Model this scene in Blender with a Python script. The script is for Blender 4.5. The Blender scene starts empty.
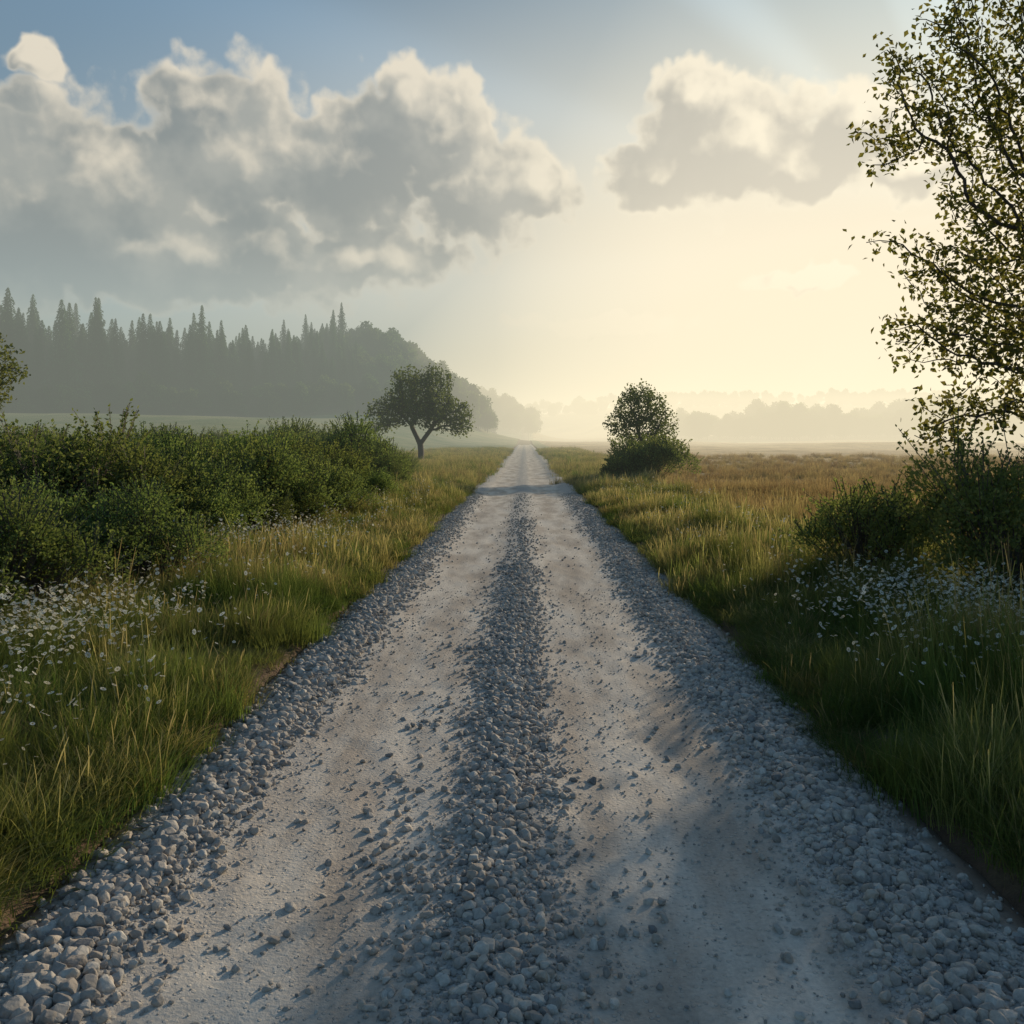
import bpy, math, numpy as np
from mathutils import Vector
R = np.random.default_rng(7)
scene = bpy.context.scene
SUN_AZ, SUN_EL = 33.0, 15.0

# ------------------------------------------------------------------ helpers
def make_mesh(name, V, F, mat=None, smooth=False, mats=None, midx=None):
    V = np.asarray(V, dtype=np.float32); me = bpy.data.meshes.new(name)
    if isinstance(F, np.ndarray): F = [F]
    F = [np.asarray(f, dtype=np.int32) for f in F if len(f)]
    me.vertices.add(len(V)); me.vertices.foreach_set("co", V.ravel())
    tot = sum(f.size for f in F); npoly = sum(len(f) for f in F)
    me.loops.add(tot); me.polygons.add(npoly)
    me.loops.foreach_set("vertex_index", np.concatenate([f.ravel() for f in F]))
    st = []; s = 0
    for f in F:
        st.append(s + np.arange(len(f)) * f.shape[1]); s += f.size
    me.polygons.foreach_set("loop_start", np.concatenate(st).astype(np.int32))
    if smooth: me.polygons.foreach_set("use_smooth", np.ones(npoly, dtype=bool))
    if mats:
        for m in mats: me.materials.append(m)
        if midx is not None: me.polygons.foreach_set("material_index", np.asarray(midx, dtype=np.int32))
    elif mat: me.materials.append(mat)
    me.update(calc_edges=True); me.validate()
    return me

def obj(name, me, parent=None, loc=(0,0,0), link=True):
    o = bpy.data.objects.new(name, me); o.location = loc
    if link: scene.collection.objects.link(o)
    if parent: o.parent = parent
    return o

def vnoise(x, y, seed=0):
    x = np.asarray(x, float); y = np.asarray(y, float)
    ix = np.floor(x); iy = np.floor(y); fx = x-ix; fy = y-iy
    fx = fx*fx*(3-2*fx); fy = fy*fy*(3-2*fy)
    def h(a, b):
        v = np.sin(a*127.1+b*311.7+seed*74.7)*43758.5453
        return v-np.floor(v)
    return (h(ix,iy)*(1-fx)+h(ix+1,iy)*fx)*(1-fy)+(h(ix,iy+1)*(1-fx)+h(ix+1,iy+1)*fx)*fy
def fbm(x, y, seed=0, o=4):
    s = 0; a = .5
    for i in range(o):
        s = s+a*vnoise(np.asarray(x)*2**i, np.asarray(y)*2**i, seed+i); a *= .5
    return s
def sm(a, b, x):
    t = np.clip((x-a)/(b-a), 0, 1); return t*t*(3-2*t)

def H(x, y):
    x = np.asarray(x, float); y = np.asarray(y, float); ax = np.abs(x)
    z = -0.16+0.22*sm(1.95, 2.35, ax)+0.10*sm(2.4, 4.0, ax)
    off = sm(2.3, 6, ax)
    z = z+off*(fbm(x*.35, y*.35, 3)-.47)*.35
    z = z+off*sm(40, 160, y)*(fbm(x*.02, y*.02, 9)-.45)*3.0*sm(6, 40, ax)
    z = z+sm(70, 190, y)*sm(14, 55, -x)*6.5
    z = z+25*np.exp(-(((x+62)/36)**2+((y-350)/60)**2))
    z = z+20*np.exp(-(((x+30)/34)**2+((y-610)/50)**2))
    z = z+sm(450, 640, y)*sm(20, 160, x)*9.0
    z = z+sm(650, 1000, y)*32*(0.75+.5*fbm(x*.004, y*.002, 21))
    return z

# ------------------------------------------------------------------ node helpers
class NT:
    def __init__(s, nt): s.nt = nt
    def n(s, t, **kw):
        nd = s.nt.nodes.new(t)
        for k, v in kw.items(): setattr(nd, k, v)
        return nd
    def put(s, sock, v):
        if v is None: return
        if hasattr(v, 'is_output'): s.nt.links.new(v, sock)
        else: sock.default_value = v
    def m(s, op, a, b=None, c=None, clamp=False):
        nd = s.n('ShaderNodeMath', operation=op); nd.use_clamp = clamp
        s.put(nd.inputs[0], a); s.put(nd.inputs[1], b)
        if c is not None: s.put(nd.inputs[2], c)
        return nd.outputs[0]
    def vm(s, op, a, b=None):
        nd = s.n('ShaderNodeVectorMath', operation=op)
        s.put(nd.inputs[0], a); s.put(nd.inputs[1], b)
        return nd.outputs['Value'] if op in ('LENGTH', 'DOT_PRODUCT', 'DISTANCE') else nd.outputs[0]
    def scale(s, a, f):
        nd = s.n('ShaderNodeVectorMath', operation='SCALE'); s.put(nd.inputs[0], a); s.put(nd.inputs['Scale'], f)
        return nd.outputs[0]
    def mix(s, f, a, b, bt='MIX'):
        nd = s.n('ShaderNodeMix', data_type='RGBA', blend_type=bt)
        s.put(nd.inputs[0], f); s.put(nd.inputs[6], a); s.put(nd.inputs[7], b)
        return nd.outputs[2]
    def ss(s, v, a, b, lo=0., hi=1.):
        nd = s.n('ShaderNodeMapRange', interpolation_type='SMOOTHSTEP')
        s.put(nd.inputs[0], v); s.put(nd.inputs[1], a); s.put(nd.inputs[2], b)
        s.put(nd.inputs[3], lo); s.put(nd.inputs[4], hi); return nd.outputs[0]
    def noise(s, vec, scale, detail=4, rough=.5, out=0, dim='3D'):
        nd = s.n('ShaderNodeTexNoise', noise_dimensions=dim); s.put(nd.inputs['Vector'], vec)
        nd.inputs['Scale'].default_value = scale; nd.inputs['Detail'].default_value = detail
        nd.inputs['Roughness'].default_value = rough; return nd.outputs[out]
    def vor(s, vec, scale, feature='F1', out='Distance', detail=0, dim='3D'):
        nd = s.n('ShaderNodeTexVoronoi', feature=feature, voronoi_dimensions=dim); s.put(nd.inputs['Vector'], vec)
        nd.inputs['Scale'].default_value = scale; nd.inputs['Detail'].default_value = detail
        return nd.outputs[out]

def new_mat(name):
    m = bpy.data.materials.new(name); m.use_nodes = True; m.node_tree.nodes.clear()
    return m, NT(m.node_tree)
def rgb(r, g, b): return (r, g, b, 1.)

def foliage_mat(name, c1, c2, c3=None, transl=.45, pscale=.6, tipz=None, tip=None, tt=(1.3, 1.25, .6)):
    m, t = new_mat(name)
    out = t.n('ShaderNodeOutputMaterial')
    geo = t.n('ShaderNodeNewGeometry'); oi = t.n('ShaderNodeObjectInfo')
    p = geo.outputs['Position']
    n1 = t.noise(p, pscale, 2, dim='2D')
    col = t.mix(t.ss(n1, .35, .65), c1, c2)
    if c3:
        n2 = t.noise(p, 19., 0); col = t.mix(t.ss(n2, .5, .75, 0., .8), col, c3)
    if tip:
        tc = t.n('ShaderNodeTexCoord'); sp = t.n('ShaderNodeSeparateXYZ')
        t.put(sp.inputs[0], tc.outputs['Object'])
        col = t.mix(t.ss(sp.outputs[2], tipz[0], tipz[1], 0., .85), col, tip)
    br = t.m('MULTIPLY_ADD', oi.outputs['Random'], .5, .75)
    hs = t.n('ShaderNodeHueSaturation'); t.put(hs.inputs['Color'], col); t.put(hs.inputs['Value'], br)
    t.put(hs.inputs['Hue'], t.m('MULTIPLY_ADD', oi.outputs['Random'], .03, .485))
    col = hs.outputs[0]
    d = t.n('ShaderNodeBsdfDiffuse'); t.put(d.inputs[0], col)
    tr = t.n('ShaderNodeBsdfTranslucent')
    t.put(tr.inputs[0], t.mix(1., col, rgb(*tt), 'MULTIPLY'))
    mx = t.n('ShaderNodeMixShader'); mx.inputs[0].default_value = transl
    t.put(mx.inputs[1], d.outputs[0]); t.put(mx.inputs[2], tr.outputs[0])
    t.put(out.inputs[0], mx.outputs[0])
    return m

def bark_mat(name, c=(.10, .08, .065)):
    m, t = new_mat(name); out = t.n('ShaderNodeOutputMaterial'); b = t.n('ShaderNodeBsdfPrincipled')
    geo = t.n('ShaderNodeNewGeometry')
    mp = t.vm('MULTIPLY', geo.outputs['Position'], (9., 9., 2.))
    n = t.noise(mp, 2.5, 4, .6)
    t.put(b.inputs['Base Color'], t.mix(n, rgb(c[0]*.5, c[1]*.5, c[2]*.5), rgb(c[0]*1.4, c[1]*1.4, c[2]*1.4)))
    b.inputs['Roughness'].default_value = .9
    bp = t.n('ShaderNodeBump'); bp.inputs['Strength'].default_value = .6; bp.inputs['Distance'].default_value = .03
    t.put(bp.inputs['Height'], n); t.put(b.inputs['Normal'], bp.outputs[0]); t.put(out.inputs[0], b.outputs[0])
    return m

# ------------------------------------------------------------------ materials
M_bark = bark_mat('bark')
M_grass = foliage_mat('grass_blades', rgb(.105, .155, .046), rgb(.18, .20, .07), None, .5, .45, (.14, .5), rgb(.31, .29, .14), (1.2, 1.2, .7))
M_grass_gold = foliage_mat('grass_golden', rgb(.22, .22, .085), rgb(.33, .285, .13), None, .5, .3, (.08, .38), rgb(.48, .40, .22), (1.2, 1.15, .75))
M_crop = foliage_mat('crop_stalks', rgb(.31, .235, .12), rgb(.25, .20, .10), None, .45, .2, (.1, .42), rgb(.50, .385, .21), (1.15, 1.05, .75))
M_shrub = foliage_mat('shrub_leaves', rgb(.155, .205, .075), rgb(.21, .245, .09), rgb(.31, .33, .14), .5, .8, tt=(1.2, 1.2, .7))
M_shrub_d = foliage_mat('shrub_leaves_dark', rgb(.13, .18, .068), rgb(.18, .22, .082), rgb(.25, .285, .12), .5, .8, tt=(1.2, 1.2, .7))
M_leaf = foliage_mat('tree_leaves', rgb(.12, .145, .05), rgb(.18, .185, .07), rgb(.27, .24, .11), .6, 1.2)
M_oak = foliage_mat('oak_leaves', rgb(.095, .135, .048), rgb(.13, .165, .06), rgb(.18, .21, .075), .5, .9)
M_spruce = foliage_mat('spruce_needles', rgb(.05, .11, .05), rgb(.085, .145, .06), None, .3, .08)
M_far = foliage_mat('forest_leaves', rgb(.065, .115, .042), rgb(.11, .155, .055), None, .35, .08)

def plain(name, c, r=.6):
    m, t = new_mat(name); out = t.n('ShaderNodeOutputMaterial'); b = t.n('ShaderNodeBsdfPrincipled')
    b.inputs['Base Color'].default_value = c; b.inputs['Roughness'].default_value = r
    t.put(out.inputs[0], b.outputs[0]); return m
M_petal = foliage_mat('petals', rgb(.84, .82, .72), rgb(.82, .81, .74), None, .35, 1., tt=(1., .98, .9)); M_disc = plain('flower_disc', rgb(.6, .42, .05))

def mat_stone():
    m, t = new_mat('crushed_stone'); out = t.n('ShaderNodeOutputMaterial'); b = t.n('ShaderNodeBsdfPrincipled')
    oi = t.n('ShaderNodeObjectInfo'); geo = t.n('ShaderNodeNewGeometry'); p = geo.outputs['Position']
    r = oi.outputs['Random']
    c = t.mix(r, rgb(.19, .184, .18), rgb(.57, .54, .485))
    r2 = t.m('FRACT', t.m('MULTIPLY', r, 17.3))
    c = t.mix(t.m('MULTIPLY', r2, .65), c, rgb(.47, .39, .31))
    n = t.noise(p, 60., 3, .65)
    c = t.mix(1., c, t.mix(n, rgb(.55, .55, .56), rgb(1.4, 1.38, 1.35)), 'MULTIPLY')
    t.put(b.inputs['Base Color'], c); b.inputs['Roughness'].default_value = .85
    bp = t.n('ShaderNodeBump'); bp.inputs['Strength'].default_value = .7; bp.inputs['Distance'].default_value = .006
    t.put(bp.inputs['Height'], n); t.put(b.inputs['Normal'], bp.outputs[0]); t.put(out.inputs[0], b.outputs[0])
    return m
M_stone = mat_stone()

def mat_road():
    m, t = new_mat('gravel_road_surface'); out = t.n('ShaderNodeOutputMaterial'); b = t.n('ShaderNodeBsdfPrincipled')
    geo = t.n('ShaderNodeNewGeometry'); p = geo.outputs['Position']
    sp = t.n('ShaderNodeSeparateXYZ'); t.put(sp.inputs[0], p); X = sp.outputs[0]
    wob = t.m('MULTIPLY', t.m('SUBTRACT', t.noise(p, 1.3, 4, .6), .5), .35)
    Xw = t.m('ADD', X, wob)
    def band(c, w):
        return t.ss(t.m('ABSOLUTE', t.m('SUBTRACT', Xw, c)), w*.45, w*1.4, 1., 0.)
    bd = t.m('MAXIMUM', t.m('MAXIMUM', band(-1.72, .32), band(1.62, .34)), band(-.1, .28))
    stretch = t.vm('MULTIPLY', p, (1., .25, 1.))
    n1 = t.noise(stretch, 2.2, 5, .6)
    fine = t.noise(p, 45., 4, .7)
    track = t.mix(t.ss(n1, .33, .66), rgb(.39, .325, .265), rgb(.66, .595, .51))
    grav = t.mix(t.noise(p, 25., 3, .7), rgb(.28, .26, .24), rgb(.62, .58, .525))
    c = t.mix(bd, track, grav)
    c = t.mix(1., c, t.mix(fine, rgb(.62, .62, .62), rgb(1.35, 1.35, 1.34)), 'MULTIPLY')
    vn = t.n('ShaderNodeTexVoronoi'); t.put(vn.inputs['Vector'], p); vn.inputs['Scale'].default_value = 38.
    peb = t.ss(vn.outputs['Distance'], .28, .42, 1., 0.)
    vs = t.n('ShaderNodeSeparateColor'); t.put(vs.inputs[0], vn.outputs['Color'])
    sel = t.m('GREATER_THAN', vs.outputs[0], .55)
    pebm = t.m('MULTIPLY', peb, t.m('MAXIMUM', t.m('MULTIPLY', sel, .5), bd))
    c = t.mix(t.m('MULTIPLY', pebm, .7), c, t.mix(vs.outputs[1], rgb(.22, .22, .21), rgb(.56, .54, .50)))
    soil = t.ss(t.m('ABSOLUTE', Xw), 1.92, 2.14)
    c = t.mix(t.m('MULTIPLY', soil, .85), c, rgb(.15, .09, .052))
    t.put(b.inputs['Base Color'], c); b.inputs['Roughness'].default_value = .92
    h = t.m('ADD', t.m('MULTIPLY', pebm, 1.), t.m('MULTIPLY', fine, .8))
    bp = t.n('ShaderNodeBump'); bp.inputs['Strength'].default_value = .8; bp.inputs['Distance'].default_value = .012
    t.put(bp.inputs['Height'], h); t.put(b.inputs['Normal'], bp.outputs[0]); t.put(out.inputs[0], b.outputs[0])
    return m
M_road = mat_road()

def mat_ground():
    m, t = new_mat('meadow_ground'); out = t.n('ShaderNodeOutputMaterial'); b = t.n('ShaderNodeBsdfPrincipled')
    geo = t.n('ShaderNodeNewGeometry'); p = geo.outputs['Position']
    sp = t.n('ShaderNodeSeparateXYZ'); t.put(sp.inputs[0], p); X, Y = sp.outputs[0], sp.outputs[1]
    wob = t.m('MULTIPLY', t.m('SUBTRACT', t.noise(p, .25, 3, .6), .5), 5.)
    n = t.noise(p, .12, 4, .6); nf = t.noise(p, 6., 4, .7)
    g = t.mix(t.ss(n, .35, .65), rgb(.16, .21, .065), rgb(.28, .275, .11))
    fld = t.ss(t.m('ADD', X, t.m('MULTIPLY', wob, .2)), 4.6, 5.6)
    st = t.vm('MULTIPLY', p, (.12, .03, 1.))
    rows = t.noise(st, 2.0, 5, .65)
    fc = t.mix(t.ss(rows, .35, .65), rgb(.24, .18, .09), rgb(.36, .275, .14))
    fc = t.mix(t.ss(Y, 50., 75.), fc, t.mix(t.ss(rows, .35, .65), rgb(.36, .245, .10), rgb(.58, .42, .19)))
    c = t.mix(fld, g, fc)
    soil = t.ss(t.m('ADD', t.m('ABSOLUTE', X), t.m('MULTIPLY', t.m('SUBTRACT', t.noise(p, 3., 3), .5), .5)), 2.2, 2.6, 1., 0.)
    c = t.mix(soil, c, t.mix(nf, rgb(.07, .042, .025), rgb(.20, .125, .075)))
    c = t.mix(1., c, t.mix(nf, rgb(.55, .55, .55), rgb(1.3, 1.3, 1.3)), 'MULTIPLY')
    t.put(b.inputs['Base Color'], c); b.inputs['Roughness'].default_value = .95
    bp = t.n('ShaderNodeBump'); bp.inputs['Strength'].default_value = .8; bp.inputs['Distance'].default_value = .08
    t.put(bp.inputs['Height'], nf); t.put(b.inputs['Normal'], bp.outputs[0]); t.put(out.inputs[0], b.outputs[0])
    return m
M_ground = mat_ground()

# ------------------------------------------------------------------ ground + road
def grid(xs, ys, fz):
    X, Y = np.meshgrid(xs, ys); Z = fz(X, Y)
    V = np.stack([X, Y, Z], -1).reshape(-1, 3); nx, ny = len(xs), len(ys)
    i = (np.arange(ny-1)[:, None]*nx+np.arange(nx-1)[None, :]).ravel()
    return V, np.stack([i, i+1, i+1+nx, i+nx], -1)
xs = np.concatenate([np.arange(0, 8, .1), 8*1.06**np.arange(0, 104)])
xs = np.concatenate([-xs[::-1][:-1], xs])
ys = np.concatenate([-30*1.15**np.arange(18, 0, -1), np.arange(-30, 60, .3), 60*1.02**np.arange(0, 215)])
V, F = grid(xs, ys, H)
obj('ground', make_mesh('ground', V, F, M_ground, True))

def bumpf(x, c, w): return np.exp(-((x-c)/w)**2)
def road_z(x, y):
    wob = (fbm(x*0+3.3, y*.25, 5)-.47)*.22
    x2 = x+wob
    z = -.035+.07*bumpf(x2, -1.72, .32)+.04*bumpf(x2, -.1, .34)+.07*bumpf(x2, 1.62, .34)
    z = z+(fbm(x*1.2, y*.5, 11)-.47)*.06+(fbm(x*7, y*5, 13)-.47)*.03*np.exp(-y/30)
    z = z-.02*np.clip(fbm(x*3+y*.4, y*.35, 17)-.5, 0, 1)*2*np.exp(-y/40)
    z = z-.16*sm(2.05, 2.4, np.abs(x))
    return z
xr = np.arange(-2.42, 2.43, .03)
yr = np.concatenate([np.arange(-8, 1.5, .1), 1.5+np.cumsum(.03*1.0065**np.arange(0, 760))])
yr = yr[yr < 900]
V, F = grid(xr, yr, road_z)
obj('gravel_road', make_mesh('gravel_road', V, F, M_road, True))

# ------------------------------------------------------------------ instancing
def gn_tree(coll):
    ng = bpy.data.node_groups.new('scatter_'+coll.name, 'GeometryNodeTree')
    ng.interface.new_socket('Geometry', in_out='INPUT', socket_type='NodeSocketGeometry')
    ng.interface.new_socket('Geometry', in_out='OUTPUT', socket_type='NodeSocketGeometry')
    N = ng.nodes; L = ng.links
    gi = N.new('NodeGroupInput'); go = N.new('NodeGroupOutput')
    ci = N.new('GeometryNodeCollectionInfo'); ci.inputs['Collection'].default_value = coll
    ci.inputs['Separate Children'].default_value = True; ci.inputs['Reset Children'].default_value = True
    ip = N.new('GeometryNodeInstanceOnPoints'); ip.inputs['Pick Instance'].default_value = True
    def attr(nm, ty):
        a = N.new('GeometryNodeInputNamedAttribute'); a.data_type = ty; a.inputs['Name'].default_value = nm
        return a.outputs['Attribute']
    L.new(gi.outputs[0], ip.inputs['Points']); L.new(ci.outputs[0], ip.inputs['Instance'])
    L.new(attr('idx', 'INT'), ip.inputs['Instance Index'])
    L.new(attr('rot', 'FLOAT_VECTOR'), ip.inputs['Rotation']); L.new(attr('scl', 'FLOAT_VECTOR'), ip.inputs['Scale'])
    L.new(ip.outputs[0], go.inputs[0]); return ng
def instancer(name, P, rot, scl, coll, parent=None):
    n = len(P); me = bpy.data.meshes.new(name); me.vertices.add(n)
    me.vertices.foreach_set('co', np.asarray(P, np.float32).ravel())
    if np.ndim(scl) == 1: scl = np.repeat(np.asarray(scl)[:, None], 3, 1)
    a = me.attributes.new('rot', 'FLOAT_VECTOR', 'POINT'); a.data.foreach_set('vector', np.asarray(rot, np.float32).ravel())
    a = me.attributes.new('scl', 'FLOAT_VECTOR', 'POINT'); a.data.foreach_set('vector', np.asarray(scl, np.float32).ravel())
    a = me.attributes.new('idx', 'INT', 'POINT'); a.data.foreach_set('value', R.integers(0, len(coll.objects), n).astype(np.int32))
    o = obj(name, me, parent); md = o.modifiers.new('scatter', 'NODES'); md.node_group = gn_tree(coll)
    print('INST', name, n)
    return o
def source(name, meshes):
    c = bpy.data.collections.new(name)
    for i, me in enumerate(meshes):
        c.objects.link(bpy.data.objects.new(f'{name}_{i}', me))
    return c
def zrot(n, tilt=.12):
    return np.stack([R.normal(0, tilt, n), R.normal(0, tilt, n), R.uniform(0, 6.283, n)], -1)
def area(x0, x1, y0, y1, dens):
    n = int((x1-x0)*(y1-y0)*dens)
    return R.uniform(x0, x1, n), R.uniform(y0, y1, n)

# ------------------------------------------------------------------ stones
import bmesh
def stone_mesh(i):
    bm = bmesh.new(); n = int(R.integers(15, 24))
    k = np.arange(n)+.5; ph = np.arccos(1-2*k/n); th = k*2.39996+R.uniform(0, 6)
    P = np.stack([np.cos(th)*np.sin(ph), np.sin(th)*np.sin(ph), np.cos(ph)], -1)+R.normal(0, .17, (n, 3))
    P = np.sign(P)*np.abs(P)**.85
    P *= np.array([R.uniform(.9, 1.3), R.uniform(.75, 1.05), R.uniform(.55, .9)])*.52
    for q in P: bm.verts.new(q)
    bmesh.ops.convex_hull(bm, input=bm.verts)
    loose = [v for v in bm.verts if not v.link_faces]; bmesh.ops.delete(bm, geom=loose, context='VERTS')
    bmesh.ops.bevel(bm, geom=list(bm.edges), offset=.03, segments=1, affect='EDGES')
    me = bpy.data.meshes.new(f'stone_{i}'); bm.to_mesh(me); bm.free(); me.materials.append(M_stone); return me
C_stone = source('stone', [stone_mesh(i) for i in range(14)])
def band_pts(y0, y1, dens, smin, smax, wmul=1., cmul=1.):
    P = []; S = []
    for c, w, sz, dm in ((-1.74, .30, 1.0, 1.), (-.1, .31, .85, cmul), (1.64, .33, .9, 1.)):
        n = int((y1-y0)*dens*w*2*dm); y = R.uniform(y0, y1, n)
        wob = (fbm(y*0+3.3, y*.25, 5)-.47)*.22
        e = R.normal(0, .60, n)*w*wmul
        e = np.where(np.abs(e) > w*1.8, R.uniform(-w, w, n), e)
        wn = .70+.7*fbm(y*.8, y*0+c, 31)
        x = c-wob+e*wn
        s = R.uniform(0, 1, n)**1.8*(smax-smin)+smin; s = s*sz*(1.15-.45*np.abs(e)/w/1.5)
        P.append(np.stack([x, y], -1)); S.append(s)
    return np.concatenate(P), np.concatenate(S)
PP = []; SS = []
for a in ((1., 9, 800, .025, .075), (9., 14, 640, .028, .07, 1., .65), (1., 8, 1500, .012, .028), (14, 22, 280, .035, .062, 1.1, .45), (22, 32, 130, .035, .055, 1.1, .35), (8, 14, 400, .015, .03)):
    p, s = band_pts(*a); PP.append(p); SS.append(s)
x, y = area(-2.0, 2.0, 1, 12, 150); PP.append(np.stack([x, y], -1)); SS.append(.006+.016*R.uniform(0, 1, len(x))**2)
x, y = area(-2.0, 2.0, 1, 20, 10); PP.append(np.stack([x, y], -1)); SS.append(.012+.035*R.uniform(0, 1, len(x))**3)
for cx, cy, n in ((-.62, 4.2, 110), (-.5, 3.7, 70), (-1.15, 3.6, 25), (-.75, 5.2, 50), (.35, 3.6, 50), (.3, 5.0, 40), (-.6, 6.5, 50), (-.5, 8.5, 50)):
    PP.append(np.stack([R.normal(cx, .15, n), R.normal(cy, .26, n)], -1)); SS.append(.014+.04*R.uniform(0, 1, n)**2)
P2 = np.concatenate(PP); S = np.concatenate(SS)
k = np.abs(P2[:, 0]) < 2.12; P2 = P2[k]; S = S[k]
Z = road_z(P2[:, 0], P2[:, 1])+S*R.uniform(.02, .30, len(S))
instancer('gravel', np.column_stack([P2, Z]), np.stack([R.normal(0, .5, len(S)), R.normal(0, .5, len(S)), R.uniform(0, 6.28, len(S))], -1), S, C_stone)

# ------------------------------------------------------------------ grass
def tuft(i, nb, hmin, hmax, w, spread, seg=4, mat=None, seeds=0, droop=.5):
    VV = []; FF = []; base = 0; t = np.linspace(0, 1, seg+1)
    nk = max(3, nb//32); kc = [(R.uniform(0, 6.28), spread*math.sqrt(R.uniform()), R.uniform(.65, 1.15)) for _ in range(nk)]
    for b in range(nb):
        ka, kr, kh = kc[b % nk]
        p0 = np.array([kr*math.cos(ka), kr*math.sin(ka), -.03]); dx, dy = R.normal(0, .035+spread*.12, 2); p0[0] += dx; p0[1] += dy
        h = R.uniform(hmin, hmax)*kh
        a2 = math.atan2(dy, dx)+R.normal(0, .7)
        d = np.array([math.cos(a2), math.sin(a2), 0]); s = np.array([-d[1], d[0], 0]); lean = R.uniform(.1, 1.)*droop
        ww = w*R.uniform(.6, 1.3); seedy = b < seeds
        if seedy: lean *= .5; h *= 1.25
        for j, tt in enumerate(t):
            q = p0+d*h*(lean*tt**1.9)+np.array([0, 0, h*(tt-.42*lean*tt**2.3)])
            wd = ww*(1-tt**1.6)+.0006
            if seedy: wd = ww*.3 if tt < .7 else ww*1.0*(1.15-tt)/.3
            VV += [q-s*wd*.5, q+s*wd*.5]
            if j: FF.append([base+2*j-2, base+2*j-1, base+2*j+1, base+2*j])
        base += 2*(seg+1)
    return make_mesh(f'tuft_{i}', np.array(VV), np.array(FF), mat)
C_grass = source('grass_tuft', [tuft(i, 300, .12, .42, .005, .22, 5, (M_grass, M_grass, M_grass, M_grass_gold, M_grass, M_grass)[i], (0, 14, 0, 26, 6, 18)[i], .95) for i in range(6)])
C_grassm = source('meadow_tuft', [tuft(i, 260, .14, .44, .008, .30, 4, M_grass, 12, .9) for i in range(4)]+[tuft(i, 260, .14, .44, .008, .30, 4, M_grass_gold, 30, .85) for i in range(4)])
C_grassf = source('coarse_tuft', [tuft(i, 200, .15, .42, .014, .55, 3, M_grass_gold if i else M_grass, 30, .7) for i in range(4)])
C_crop = source('crop_plant', [tuft(i, 180, .16, .4, .014, .42, 3, M_crop, 60, .6) for i in range(5)])

def edge_keep(x, y):
    n = (fbm(x*0+np.sign(x)*5, y*.9, 41)-.47)*.55+(vnoise(x*0+np.sign(x)*3, y*2.6, 43)-.5)*.16
    return np.abs(x) > 2.17+n
pts = []
for (x0, x1, y0, y1, d) in ((-6.5, -2.0, 1, 11, 26), (2.0, 7.5, 1, 11, 26), (-2.7, -2.0, 1, 14, 18), (2.0, 2.7, 1, 14, 18)):
    x, y = area(x0, x1, y0, y1, d); k = edge_keep(x, y); pts.append(np.stack([x[k], y[k]], -1))
p = np.concatenate(pts); big = .40+.95*sm(.3, .7, fbm(p[:, 0]*.9, p[:, 1]*.9, 51))
big *= np.where(p[:, 0] > 0, 1.22, .97)*(.62+.48*sm(2.1, 2.9, np.abs(p[:, 0])))
big *= np.clip(R.normal(1, .24, len(p)), .5, 1.6)
o1 = np.ones_like(big)
instancer('grass', np.column_stack([p, H(p[:, 0], p[:, 1])]), zrot(len(p)), np.stack([o1, o1, big], -1), C_grass)
pts = []
for (x0, x1, y0, y1, d) in ((-7, -2.1, 11, 36, 9), (2.05, 6.5, 11, 17, 9), (2.05, 5.3, 17, 36, 9), (-3, -2.1, 14, 36, 8), (2.05, 3, 14, 36, 8), (6.5, 14, 6, 14, 6)):
    x, y = area(x0, x1, y0, y1, d); k = edge_keep(x, y); pts.append(np.stack([x[k], y[k]], -1))
p = np.concatenate(pts); big = (.5+.7*sm(.3, .7, fbm(p[:, 0]*.6, p[:, 1]*.6, 52)))*np.clip(R.normal(1, .2, len(p)), .5, 1.5)*(.75+.35*sm(2.1, 3, np.abs(p[:, 0])))
o1 = np.ones_like(big)
instancer('meadow_grass', np.column_stack([p, H(p[:, 0], p[:, 1])]), zrot(len(p)), np.stack([o1*1.1, o1*1.1, big], -1), C_grassm)
pts = []
for (x0, x1, y0, y1, d) in ((-8, -2, 36, 70, 3.5), (1.95, 5.6, 36, 70, 3.5), (-14, -2, 70, 150, 1.2), (1.95, 8, 70, 150, 1.2)):
    x, y = area(x0, x1, y0, y1, d); k = edge_keep(x, y); pts.append(np.stack([x[k], y[k]], -1))
p = np.concatenate(pts); big = np.clip(R.normal(.9, .22, len(p)), .4, 1.6)
instancer('meadow_grass_far', np.column_stack([p, H(p[:, 0], p[:, 1])]), zrot(len(p)), np.stack([big*1.2, big*1.2, big], -1), C_grassf)
pts = []
for (x0, x1, y0, y1, d) in ((4.9, 20, 14, 32, 5), (5, 38, 32, 56, 2.2), (6, 54, 56, 85, .8)):
    x, y = area(x0, x1, y0, y1, d); x = np.round(x/1.1)*1.1+R.normal(0, .12, len(x)); k = x > 4.6+1.2*fbm(x*.3, y*.3, 8)+1.2*sm(20, 13, y); pts.append(np.stack([x[k], y[k]], -1))
p = np.concatenate(pts); big = np.clip(R.normal(.85, .2, len(p)), .5, 1.5)
instancer('crop_field', np.column_stack([p, H(p[:, 0], p[:, 1])]), zrot(len(p)), np.stack([big, big, big], -1), C_crop)

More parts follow.
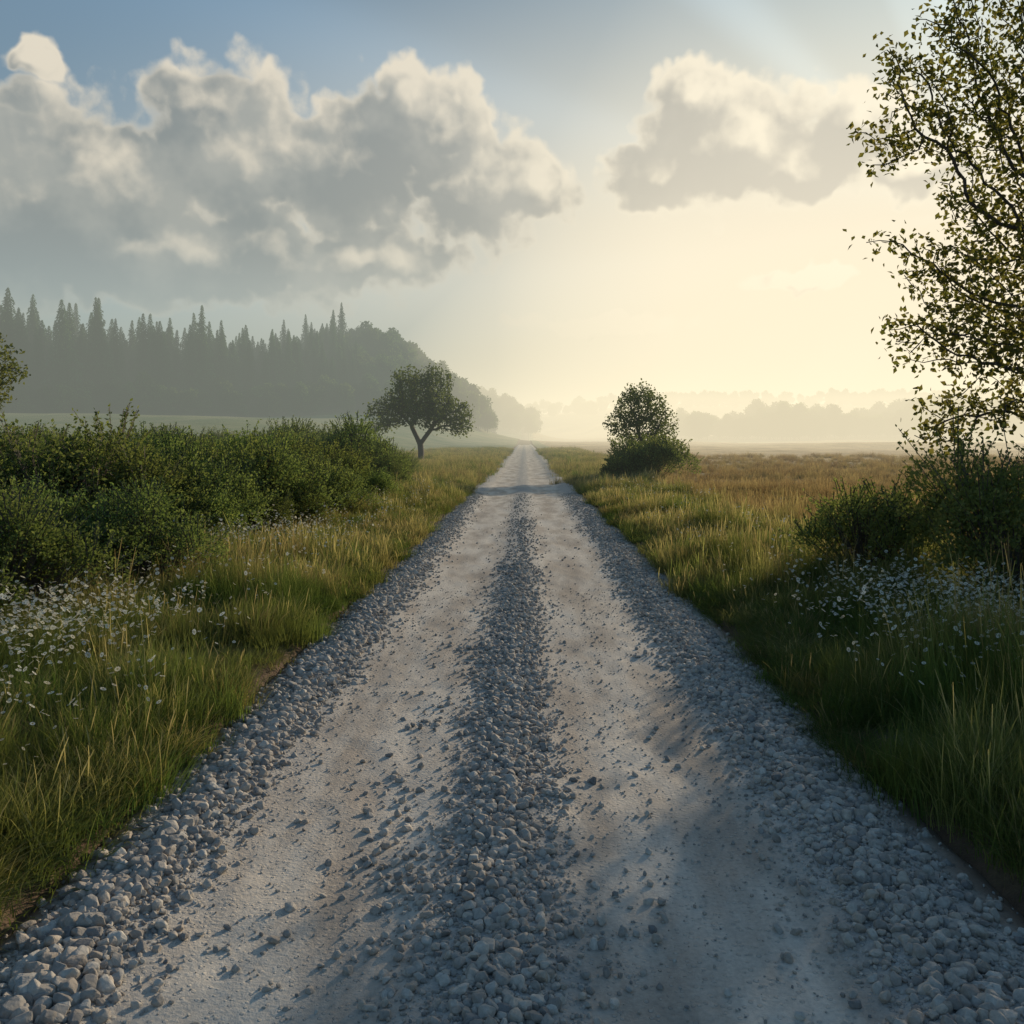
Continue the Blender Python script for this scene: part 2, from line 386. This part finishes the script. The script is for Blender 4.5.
# flowers
def flower(i):
    V = []; F3 = []; mi = []
    h = R.uniform(.36, .52); nst = 5
    for s in range(nst):
        top = np.array([R.normal(0, .09), R.normal(0, .09), h*R.uniform(.75, 1.1)])
        b = len(V); V += [np.array([-.0015, 0, 0]), np.array([.0015, 0, 0]), top]; F3.append([b, b+1, b+2]); mi.append(0)
        n = 9; rr = R.uniform(.009, .0145); tl = np.array([R.normal(0, .4), R.normal(0, .4)-.35])
        for k in range(n):
            a = k/n*6.283
            def pt(r, an, z=0): x = r*math.cos(an); y = r*math.sin(an); return top+np.array([x, y, z+x*tl[0]+y*tl[1]])
            b = len(V); V += [pt(.002, a), pt(rr, a-.28), pt(rr*1.12, a, .001), pt(rr, a+.28)]
            F3 += [[b, b+1, b+2], [b, b+2, b+3]]; mi += [1, 1]
        b = len(V); V += [top+np.array([.0035*math.cos(k), .0035*math.sin(k), .002]) for k in (0, 1.57, 3.14, 4.71)]+[top+np.array([0, 0, .004])]
        F3 += [[b, b+1, b+4], [b+1, b+2, b+4], [b+2, b+3, b+4], [b+3, b, b+4]]; mi += [2]*4
    return make_mesh(f'daisy_{i}', np.array(V), np.array(F3), mats=[M_grass, M_petal, M_disc], midx=mi)
C_fl = source('daisy', [flower(i) for i in range(5)])
pts = []
for cx, cy, sx, sy, n in ((-4.1, 7.3, .55, .7, 260), (-3.5, 6.2, .5, .6, 60), (-4.4, 14.0, 1.0, 1.3, 240), (3.9, 8.2, .7, .9, 330), (3.5, 6.3, .6, .7, 60), (5, 8.0, 1, .6, 130), (-3.3, 10, .7, 2, 60), (3.2, 13, .7, 3, 60), (-3.3, 20, .7, 4, 110), (3.3, 24, .7, 4, 70), (-3.0, 5.0, .4, .6, 15)):
    pts.append(np.stack([R.normal(cx, sx, n), R.normal(cy, sy, n)], -1))
p = np.concatenate(pts); p = p[np.abs(p[:, 0]) > 2.4]
instancer('daisies', np.column_stack([p, H(p[:, 0], p[:, 1])]), zrot(len(p), .1), R.uniform(.8, 1.3, len(p)), C_fl)

# ------------------------------------------------------------------ leaves / shrubs / trees
def leaves(C, size, up=.3, aspect=.5, outward=None):
    n = len(C); d = R.normal(size=(n, 3)); d[:, 2] += up
    if outward is not None: d = d+outward
    d /= np.linalg.norm(d, axis=1)[:, None]
    q = R.normal(size=(n, 3)); s = np.cross(d, q); s /= np.linalg.norm(s, axis=1)[:, None]+1e-9
    nn = np.cross(d, s); L = (size*R.uniform(.65, 1.3, n))[:, None]
    V = np.stack([C, C+d*L*.45+s*L*aspect*.5+nn*L*.1, C+d*L, C+d*L*.45-s*L*aspect*.5+nn*L*.1], 1).reshape(-1, 3)
    F = np.arange(4*n).reshape(-1, 4); return V, F
def shrub(i, Rad, Ht, nl, ls, mat, nsh=16):
    cs = []; outs = []; SV = []; SF = []
    lobes = []
    for k in range(15):
        a = k*2.4+R.normal(0, .3); e = math.asin(R.uniform(.0, .97)); rr = R.uniform(.50, .76)
        lobes.append((np.array([Rad*rr*math.cos(e)*math.cos(a), Rad*rr*math.cos(e)*math.sin(a), Ht*(.18+.50*math.sin(e)*R.uniform(.8, 1.3))]), R.uniform(.24, .40)*Rad))
    lobes.append((np.array([0, 0, Ht*.42]), .5*Rad))
    for c, r in lobes:
        n = int(nl/16); v = R.normal(size=(n, 3)); v /= np.linalg.norm(v, axis=1)[:, None]; v[:, 2] = np.where(v[:, 2] < -.3, -v[:, 2], v[:, 2])
        q = c+v*r*(1-.4*R.uniform(0, 1, n)**2)[:, None]*np.array([1, 1, .95]); cs.append(q); outs.append(v)
        for s in range(nsh):   # leafy shoots that break the outline
            v = R.normal(size=3); v[2] = abs(v[2])+.8; v /= np.linalg.norm(v); L = R.uniform(.08, .30)*Ht
            tt = np.linspace(0, 1, 18)[:, None]; q = c+v*r*.9+v*L*tt+R.normal(0, .012, (18, 3)); cs.append(q); outs.append(np.repeat(v[None], 18, 0))
            b = len(SV); p0 = c*.3; p1 = c+v*r*.9; p2 = c+v*(r*.9+L); w = np.array([.005, 0, 0])
            for pnt in (p0, p1, p2): SV += [pnt-w, pnt+w]
            SF += [[b, b+1, b+3, b+2], [b+2, b+3, b+5, b+4]]
    C = np.concatenate(cs); C[:, 2] = np.abs(C[:, 2]); V, F = leaves(C, ls, .4, .55, np.concatenate(outs)*.7)
    V2 = np.concatenate([V, np.array(SV)]); F2 = np.concatenate([F, np.array(SF)+len(V)])
    return make_mesh(f'shrub_{i}', V2, F2, mats=[mat, M_bark], midx=np.concatenate([np.zeros(len(F)), np.ones(len(SF))]))
C_shrub = source('wild_shrub', [shrub(i, R.uniform(.95, 1.15), R.uniform(1.2, 1.45), 8000, .044, M_shrub if i % 2 else M_shrub_d) for i in range(6)])
px, py = [], []
for (x0, x1, y0, y1, d) in ((-16, -4.0, 9.0, 30, .54), (-32, -4.0, 30, 44, .38), (-44, -4.0, 44, 60, .30)):
    x, y = area(x0, x1, y0, y1, d)
    edge = 4.35+1.3*(vnoise(x*0, y*.42, 61)-.35)
    k = (x < -edge-.25*R.uniform(0, 1, len(x))) & (x > -.78*y-5); px.append(x[k]); py.append(y[k])
px.append(np.array([-5.1, -4.55, -5.0, -6.3, -5.5, -5.6, -4.4, -4.3, -5.6])); py.append(np.array([8.7, 10.7, 17.0, 9.6, 10.6, 18.0, 21.0, 24.5, 8.6]))
x = np.concatenate(px); y = np.concatenate(py)
k = ~((x > -5.6) & (y > 12.2) & (y < 16.2)) & ~((x > -12) & (y > 46)); x = x[k]; y = y[k]
s = np.clip(R.normal(1.03, .23, len(x)), .6, 1.5)*(1.0+.004*np.clip(y-10, 0, 45))*(1-.12*sm(-6.5, -4.5, x))
s = np.where(y < 12, np.clip(s, .6, .88), s)
instancer('shrub_thicket', np.column_stack([x, y, H(x, y)-.05]), zrot(len(x), .06), np.stack([s*1.14, s*1.14, s], -1), C_shrub)

def single_shrub(name, loc, Rad, Ht, nl, ls, mat):
    o = obj(name, shrub(name, Rad, Ht, nl, ls, mat)); o.location = (loc[0], loc[1], float(H(loc[0], loc[1]))-.04); return o
single_shrub('shrub', (4.25, 11.0), .98, 1.2, 9000, .045, M_shrub)
single_shrub('shrub', (5.2, 9.3), 1.5, 1.85, 19000, .05, M_shrub)
single_shrub('shrub', (7.2, 10.4), 1.6, 2.1, 16000, .06, M_shrub_d)
single_shrub('shrub', (5.35, 38), 2.15, 1.75, 14000, .09, M_shrub)
single_shrub('shrub', (4.4, 37.2), 1.3, 1.0, 6000, .08, M_shrub)

def colonize(attr, init, par, step, di, dk, maxit=160, trop=.0):
    nodes = [np.array(q, float) for q in init]; parent = list(par); alive = np.ones(len(attr), bool)
    bd = np.full(len(attr), 1e9); bi = np.zeros(len(attr), int)
    def upd(s):
        A = np.array(nodes[s:]); d = np.linalg.norm(attr[:, None]-A[None], axis=2); j = d.argmin(1); dm = d[np.arange(len(attr)), j]
        k = dm < bd; bd[k] = dm[k]; bi[k] = j[k]+s
    upd(0)
    for it in range(maxit):
        alive &= bd > dk
        act = alive & (bd < di)
        if not act.any():
            if not alive.any(): break
            j = np.where(alive)[0][bd[alive].argmin()]; act[j] = True
        A = np.array(nodes); dirs = np.zeros_like(A); v = attr[act]-A[bi[act]]; v /= np.linalg.norm(v, axis=1)[:, None]+1e-9
        np.add.at(dirs, bi[act], v); cnt = np.bincount(bi[act], minlength=len(A)); s0 = len(nodes)
        for i in np.where(cnt > 0)[0]:
            d = dirs[i]/cnt[i]+R.normal(0, .16, 3); d[2] += trop
            nodes.append(A[i]+d/np.linalg.norm(d)*step); parent.append(i)
        upd(s0)
        if len(nodes) > 9000: break
    return np.array(nodes), np.array(parent)
def tubes(N, P, rad, sides=6):
    n = len(N); d = np.zeros_like(N); d[1:] = N[1:]-N[P[1:]]; d[0] = [0, 0, 1]
    d /= np.linalg.norm(d, axis=1)[:, None]+1e-9
    ref = np.array([.31, .94, .13]); u = np.cross(d, ref); u /= np.linalg.norm(u, axis=1)[:, None]+1e-9; w = np.cross(d, u)
    ang = np.arange(sides)/sides*6.2832; cs = np.cos(ang); sn = np.sin(ang)
    e = np.arange(1, n); p = P[1:]
    side = rad[p] > 1.5*rad[e]
    r0 = np.where(side, rad[e]*1.15, rad[p]); ui = np.where(side[:, None], u[e], u[p]); wi = np.where(side[:, None], w[e], w[p])
    ring0 = N[p][:, None]+r0[:, None, None]*(ui[:, None]*cs[None, :, None]+wi[:, None]*sn[None, :, None])
    ring1 = N[e][:, None]+rad[e][:, None, None]*(u[e][:, None]*cs[None, :, None]+w[e][:, None]*sn[None, :, None])
    V = np.concatenate([ring0, ring1], 1).reshape(-1, 3); b = (np.arange(n-1)*2*sides)[:, None]
    i = np.arange(sides)[None]; j = (i+1) % sides
    F = np.stack([b+i, b+j, b+sides+j, b+sides+i], -1).reshape(-1, 4); return V, F
def lobe_pts(lobes):
    A = []
    for c, r, n in lobes:
        v = R.normal(size=(n, 3)); v /= np.linalg.norm(v, axis=1)[:, None]; v *= (R.uniform(0.05, 1, n)**(1/2.2))[:, None]
        A.append(np.array(c)+v*np.array(r))
    return np.concatenate(A)
def tree(name, base, trunk, lobes, step, di, dk, leafsize, per, tip_r, lmat, leaf_rmax, spread, pw=2.3, mids=None, trop=0.):
    root = bpy.data.objects.new(name, None); scene.collection.objects.link(root)
    root.location = (base[0], base[1], float(H(base[0], base[1]))-.05); root.empty_display_size = .5
    init = [np.array(q, float) for q in trunk]; par = [-1]+list(range(len(trunk)-1)) if mids is None else mids
    A = lobe_pts(lobes)
    N, P = colonize(A, init, par, step, di, dk, trop=trop)
    acc = np.zeros(len(N))
    for i in range(len(N)-1, 0, -1):
        if acc[i] == 0: acc[i] = tip_r**pw
        acc[P[i]] += acc[i]*1.004
    rad = acc**(1/pw); rad[0] *= 1.35
    V, F = tubes(N, P, rad, 7)
    obj('trunk_and_branches', make_mesh(name+'_wood', V, F, M_bark, True), root)
    thin = np.where(rad < leaf_rmax)[0]; thin = thin[thin > len(trunk)]
    C = np.repeat(N[thin], per, 0)+R.normal(0, spread, (len(thin)*per, 3))
    V, F = leaves(C, leafsize, -.1, .62)
    obj('foliage', make_mesh(name+'_leaves', V, F, lmat), root)
    print(name, len(N), len(F)); return root

tb = (9.4, 14.3)
lobes = [((0, 0, 6.8), (2.8, 2.6, 2.6), 900), ((-.6, .2, 4.4), (2.2, 2.2, 1.6), 560), ((.8, 0, 9.2), (2.2, 2.2, 1.6), 350), ((.3, 0, 2.9), (2.5, 2.0, 1.3), 480),
         ((-2.9, -.2, 7.7), (1.0, .9, .9), 170), ((-3.1, -.3, 6.6), (1.1, .9, .45), 90), ((-2.0, 0, 8.8), (.7, .9, .8), 70), ((-1.8, 0, 7.4), (.9, .9, 1.2), 180),
         ((-2.3, -.2, 3.5), (1.5, 1.0, .75), 290), ((-2.8, -.2, 4.5), (.9, .8, .35), 80), ((-3.4, -.1, 5.0), (.8, .5, .10), 24),
         ((-2.2, -.2, 2.3), (1.1, .8, .42), 150), ((-2.8, -.2, 1.85), (.7, .5, .18), 36), ((-1.9, 0, 5.6), (.8, .8, .5), 100)]
tree('broadleaf_tree', tb, [(0, 0, 0), (.03, .02, .5), (.05, 0, 1.0), (0, .03, 1.5), (-.05, .05, 2.0), (-.04, .05, 2.5), (0, 0, 3.1), (.05, 0, 3.8)],
     lobes, .2, 1.1, .26, .11, 10, .0072, M_leaf, .022, .12)
lobes = [((0, 0, 5.0), (2.5, 2.4, 1.8), 520), ((-2.1, 0, 3.9), (1.8, 1.6, 1.3), 290), ((2.2, .2, 3.8), (1.8, 1.6, 1.35), 290), ((.4, -1.4, 4.0), (1.9, 1.4, 1.4), 220), ((-.9, .8, 6.3), (1.4, 1.3, 1.0), 150), ((1.0, 0, 6.4), (1.4, 1.2, 1.0), 150), ((-3.0, 0, 2.8), (.9, .8, .7), 70), ((3.0, 0, 2.7), (.9, .8, .7), 70)]
tree('oak_tree', (-7.8, 66), [(0, 0, 0), (.05, 0, .5), (.05, 0, 1.0), (.0, 0, 1.5), (-.3, 0, 2.1), (-.6, .1, 2.7), (.35, 0, 2.0), (.8, 0, 2.6)], lobes, .24, 1.4, .34, .20, 11, .020, M_oak, .07, .19, mids=[-1, 0, 1, 2, 3, 4, 3, 6])
lobes = [((0, 0, 3.4), (1.4, 1.3, 1.1), 420), ((-.9, 0, 2.7), (.95, .9, .85), 180), ((1.0, .1, 2.7), (.9, .9, .85), 180), ((.1, -.6, 2.5), (1.2, .8, .8), 150), ((-.2, 0, 4.2), (.8, .8, .5), 100), ((.2, 0, 1.9), (1.2, 1.0, .4), 90)]
tree('oak_tree', (5.75, 44), [(0, 0, 0), (.03, 0, .4), (0, 0, .8), (.02, 0, 1.2), (0, 0, 1.7)], lobes, .16, .9, .24, .13, 11, .010, M_oak, .04, .12)
lobes = [((0, 0, 4.4), (2.5, 2.1, 1.7), 520), ((.7, -.2, 3.3), (1.8, 1.5, .9), 220), ((-.3, 0, 6.0), (1.5, 1.3, 1.1), 220), ((1.7, 0, 4.2), (1.2, .8, .8), 160), ((1.0, 0, 5.3), (1.0, .8, .8), 120)]
tree('broadleaf_tree', (-19.7, 30), [(0, 0, 0), (.03, 0, .5), (0, 0, 1.0), (.02, 0, 1.6), (0, 0, 2.2)], lobes, .2, 1.1, .28, .14, 10, .010, M_shrub, .035, .13)

# ------------------------------------------------------------------ distant woods
def spruce(i):
    Ht = R.uniform(20, 26); Rm = R.uniform(4.6, 5.8); V = []; F = []
    for s in range(6):
        a = s/6*6.283; V.append([.28*math.cos(a), .28*math.sin(a), -1]);
    V.append([0, 0, Ht]);
    for s in range(6): F.append([s, (s+1) % 6, 6])
    nt = len(F); nb = 400; per = R.uniform(1.6, 2.3); ex = R.uniform(.72, .9)
    for b in range(nb):
        t = .05+.95*((b+R.uniform())/nb)**.85
        z = Ht*t; saw = (z/per+R.normal(0, .15)) % 1.
        r = Rm*(1-t)**ex*(1.08-.4*saw)+.12; a = b*2.399+R.normal(0, .2)
        rr = r*R.uniform(.6, 1.25); d = np.array([math.cos(a), math.sin(a), 0]); s = np.array([-d[1], d[0], 0])
        nseg = max(1, int(rr/.9)+1)
        for q in range(nseg):
            f = (q+.7)/nseg; c = d*rr*f+np.array([0, 0, z-rr*.35*f**1.3+.35])
            L_ = (.36+.8*(1-t))*R.uniform(.8, 1.3)
            for sg in (-1, 1):
                tip = c+d*L_*R.uniform(.1, .7)+s*sg*L_*R.uniform(.5, 1.1)+np.array([0, 0, -L_*R.uniform(.3, 1.0)])
                b0 = len(V); V += [list(c-d*min(.45, rr*.5)+np.array([0, 0, .2])), list(c+d*.35*L_), list(tip)]; F.append([b0, b0+1, b0+2])
    return make_mesh(f'spruce_{i}', np.array(V), np.array(F), mats=[M_bark, M_spruce], midx=[0]*nt+[1]*(len(F)-nt))
def roundtree(i):
    Ht = R.uniform(13, 17); lb = [((R.normal(0, 1.5), R.normal(0, 1.5), Ht*R.uniform(.25, .82)), (R.uniform(2, 3.4),)*2+(R.uniform(1.8, 2.8),), 260) for _ in range(9)]
    C = lobe_pts(lb); V, F = leaves(C, .95, 0, .75)
    T = np.array([[.3*math.cos(a), .3*math.sin(a), -1] for a in np.arange(6)/6*6.283]+[[0, 0, Ht*.7]]); n = len(V)
    F3 = np.array([[n+s, n+(s+1) % 6, n+6] for s in range(6)])
    return make_mesh(f'round_{i}', np.concatenate([V, T]), [F, F3], mats=[M_far, M_bark], midx=[0]*len(F)+[1]*6)
C_spruce = source('spruce', [spruce(i) for i in range(6)])
C_round = source('distant_broadleaf', [roundtree(i) for i in range(4)])
n = 700; u = R.uniform(0, 1, n); dep = R.uniform(0, 1, n)**1.3*60
x = -160+u*108; y = 172+u*104+dep; x = x-dep*.3+R.normal(0, 2, n)
s = R.uniform(.68, 1.15, n)*(1.25-.48*u)
instancer('spruce_forest', np.column_stack([x, y, H(x, y)-.3]), zrot(n, .015), np.stack([s, s, s*R.uniform(.88, 1.12, n)], -1), C_spruce)
n = 260; u = R.uniform(0, 1, n); x1 = -160+u*127; y1 = 165+u*112+R.uniform(-3, 10, n)
n2 = 560; th = R.uniform(0, 6.283, n2); rr = np.sqrt(R.uniform(0, 1, n2)); x2 = -60+rr*46*np.cos(th); y2 = 345+rr*62*np.sin(th)
n4 = 50; x4 = R.uniform(-36, -14, n4); y4 = R.uniform(330, 440, n4)
x = np.concatenate([x1, x2, x4]); y = np.concatenate([y1, y2, y4]); s = np.concatenate([R.uniform(.25, .75, n), R.uniform(.7, 1.05, n2), R.uniform(.5, .9, n4)])
instancer('broadleaf_wood', np.column_stack([x, y, H(x, y)-.3]), zrot(len(x), .03), s, C_round)
n = 900; x = R.uniform(90, 540, n); y = 480+R.uniform(0, 60, n)+.05*x; s = (.6+1.2*fbm(x*.025, x*0, 77))*R.uniform(.85, 1.2, n)
n2 = 200; x2 = R.uniform(-90, 6, n2); y2 = R.uniform(560, 630, n2); s2 = R.uniform(.8, 1.2, n2)
n3 = 700; x3 = R.uniform(-500, 900, n3); y3 = R.uniform(860, 960, n3); s3 = R.uniform(.8, 1.2, n3)
x = np.concatenate([x, x2, x3]); y = np.concatenate([y, y2, y3]); s = np.concatenate([s, s2, s3])
instancer('distant_tree_line', np.column_stack([x, y, H(x, y)-.5]), zrot(len(x), .03), s, C_round)

# ------------------------------------------------------------------ morning mist (homogeneous volumes, haze light put in as emission)
def mist(name, poly, z0, z1, dens, glow):
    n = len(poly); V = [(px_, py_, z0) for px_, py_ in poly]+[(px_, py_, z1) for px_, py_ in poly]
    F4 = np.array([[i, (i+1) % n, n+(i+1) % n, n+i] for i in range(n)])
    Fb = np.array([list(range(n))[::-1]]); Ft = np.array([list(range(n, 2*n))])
    m, t = new_mat(name); out = t.n('ShaderNodeOutputMaterial')
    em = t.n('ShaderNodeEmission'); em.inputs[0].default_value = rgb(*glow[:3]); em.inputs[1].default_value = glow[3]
    if dens:
        ab = t.n('ShaderNodeVolumeAbsorption'); ab.inputs['Color'].default_value = rgb(0, 0, 0); ab.inputs['Density'].default_value = dens
        ad = t.n('ShaderNodeAddShader'); t.put(ad.inputs[0], ab.outputs[0]); t.put(ad.inputs[1], em.outputs[0]); t.put(out.inputs['Volume'], ad.outputs[0])
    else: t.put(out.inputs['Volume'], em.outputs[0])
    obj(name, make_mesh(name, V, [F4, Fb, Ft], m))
mist('morning_mist', [(-1300, 25), (1300, 25), (1300, 1500), (-1300, 1500)], -6, 44, .0024, (.385, .415, .355, .0024))  # absorbs and glows by itself; emission replaces light scattered in the haze
mist('glowing_mist', [(10, 60), (1200, 60), (1200, 1480), (-420, 1480), (-60, 380), (-6, 180)], -5.5, 40, 0, (1., .78, .46, .0020))  # emission-only wedge added for warm sun-side haze glow, not lit by the sun

# ------------------------------------------------------------------ world
w = bpy.data.worlds.new('World'); scene.world = w; w.use_nodes = True; w.node_tree.nodes.clear(); t = NT(w.node_tree)
out = t.n('ShaderNodeOutputWorld'); bg = t.n('ShaderNodeBackground'); bg.inputs[1].default_value = .145
sky = t.n('ShaderNodeTexSky'); sky.sky_type = 'NISHITA'; sky.sun_disc = False
sky.sun_elevation = math.radians(SUN_EL); sky.sun_rotation = math.radians(SUN_AZ); sky.dust_density = 2.0; sky.air_density = 1.1
tc = t.n('ShaderNodeTexCoord'); sp = t.n('ShaderNodeSeparateXYZ'); t.put(sp.inputs[0], tc.outputs['Generated'])
az = t.m('MULTIPLY', t.m('ARCTAN2', sp.outputs[0], sp.outputs[1]), 57.2958)
el = t.m('MULTIPLY', t.m('ARCSINE', sp.outputs[2]), 57.2958)
cb = t.n('ShaderNodeCombineXYZ'); t.put(cb.inputs[0], az); t.put(cb.inputs[1], el); PD = cb.outputs[0]
def deg(px, py):
    a = math.atan((px-525)/887); return math.degrees(a), math.degrees(math.atan((438-py)/887*math.cos(a)))
g = bpy.data.node_groups.new('cloud_field', 'ShaderNodeTree')
g.interface.new_socket('P', in_out='INPUT', socket_type='NodeSocketVector'); g.interface.new_socket('D', in_out='OUTPUT', socket_type='NodeSocketFloat')
q = NT(g); gi = q.n('NodeGroupInput'); go = q.n('NodeGroupOutput'); P = gi.outputs[0]
wv = q.scale(q.vm('SUBTRACT', q.noise(P, .22, 3, .6, 1, '2D'), (.5, .5, .5)), 3.4)
PW = q.vm('ADD', P, wv)
blobs = [(-60, 195, 230, 110), (90, 190, 170, 92), (235, 150, 110, 86), (330, 170, 130, 84), (425, 125, 88, 60), (470, 185, 110, 62), (530, 180, 52, 40), (150, 250, 300, 62), (30, 60, 22, 22),
         (735, 145, 112, 76), (700, 100, 55, 48), (660, 175, 72, 46), (800, 165, 84, 48), (855, 125, 58, 44), (920, 170, 60, 30),
         (600, 325, 100, 16), (800, 275, 60, 14), (360, 262, 125, 32), (1150, 120, 120, 60)]
acc = None
for (bx, by, rx, ry) in blobs:
    c = deg(bx, by); r = (rx/15.2, ry/15.2)
    v = q.vm('MULTIPLY', q.vm('SUBTRACT', PW, (c[0], c[1], 0.)), (1/r[0], 1/r[1], 0.))
    e = q.m('SUBTRACT', 1., q.vm('LENGTH', v))
    acc = e if acc is None else q.m('SMOOTH_MAX', acc, e, .15)
f1 = q.noise(P, .26, 6, .55, dim='2D'); vo = q.vor(PW, .42, 'F1', 'Distance', 1, '2D')
d = q.m('ADD', acc, q.m('MULTIPLY_ADD', q.m('SUBTRACT', f1, .5), .62, .03))
d = q.m('ADD', d, q.m('MULTIPLY', q.m('SUBTRACT', .45, vo), .30))
q.put(go.inputs[0], d)
def cloud(vec):
    n = t.n('ShaderNodeGroup'); n.node_tree = g; t.put(n.inputs[0], vec); return n.outputs[0]
d1 = cloud(PD); d2 = cloud(t.vm('ADD', PD, (1.2, 1.8, 0.)))
soft = t.noise(PD, .16, 4, .55, dim='2D')
alpha = t.m('MULTIPLY', t.ss(d1, .0, .26), t.ss(el, 5., 14., .30, 1.))
thick = t.ss(d1, .0, .45)
lit = t.m('MULTIPLY', t.m('SUBTRACT', t.m('SUBTRACT', d1, d2), .08), 1.25, clamp=True)
gaz, gel = deg(890, 285)
gv = t.vm('SUBTRACT', PD, (gaz, gel, 0.))
glow = t.ss(t.vm('LENGTH', t.vm('MULTIPLY', gv, (.85, 1.1, 0.))), 0., 36., 1., 0.)
dk0 = t.mix(t.ss(soft, .35, .65), rgb(1.6, 1.78, 1.85), rgb(2.6, 2.65, 2.5))
dark = t.mix(glow, dk0, rgb(4.9, 4.5, 3.8))
brt = t.mix(glow, rgb(6.2, 5.5, 4.4), rgb(8.0, 7.2, 5.6))
fac = t.m('ADD', lit, t.m('MULTIPLY', t.m('SUBTRACT', 1., thick), .85))
fac = t.ss(t.m('ADD', fac, t.m('MULTIPLY', t.m('SUBTRACT', soft, .5), .45)), 0., 1.0)
ccol = t.mix(fac, dark, brt)
sc = sky.outputs[0]
base = t.vm('DIVIDE', t.vm('MULTIPLY', sc, (.66, .92, 1.12)), t.vm('ADD', t.scale(sc, .12), (1., 1., 1.)))
# warm morning haze around the sun and along the horizon
hz = t.ss(t.vm('LENGTH', t.vm('MULTIPLY', gv, (.66, 1.75, 0.))), 0., 42., 1.0, 0.)
# soft crepuscular rays radiating from the sun direction
rv = t.vm('NORMALIZE', t.vm('SUBTRACT', PD, (SUN_AZ-6., SUN_EL-2., 0.)))
ray = t.ss(t.noise(rv, 3.2, 1, .5, dim='2D'), .32, .68, .82, 1.14)
base = t.mix(1., base, ray, 'MULTIPLY')
base = t.mix(hz, base, rgb(7.4, 6.4, 4.8))
col = t.mix(t.m('MULTIPLY', alpha, .92), base, ccol)
low = t.ss(el, 0., 11., .6, 0.)
col = t.mix(low, col, t.mix(glow, rgb(2.9, 2.9, 2.6), rgb(6.9, 6.0, 4.35)))
t.put(bg.inputs[0], col); t.put(out.inputs[0], bg.outputs[0])

# ------------------------------------------------------------------ sun + camera
sl = bpy.data.lights.new('sun', 'SUN'); sl.energy = 5.; sl.angle = math.radians(.6); sl.color = (1., .82, .58)
so = bpy.data.objects.new('sun', sl); scene.collection.objects.link(so)
a = math.radians(SUN_AZ); e = math.radians(SUN_EL)
so.rotation_euler = Vector((math.sin(a)*math.cos(e), math.cos(a)*math.cos(e), math.sin(e))).to_track_quat('Z', 'Y').to_euler()
cam = bpy.data.cameras.new('camera'); co = bpy.data.objects.new('camera', cam); scene.collection.objects.link(co)
co.location = (0, 0, 2.0); co.rotation_euler = (math.radians(90), 0, 0)
cam.sensor_width = 36; cam.lens = 887/1024*36; cam.shift_y = -74/1024; cam.shift_x = -13/1024; cam.clip_end = 9000; cam.clip_start = .05
scene.camera = co
scene.view_settings.view_transform = 'Standard'; scene.view_settings.look = 'None'; scene.view_settings.exposure = 0
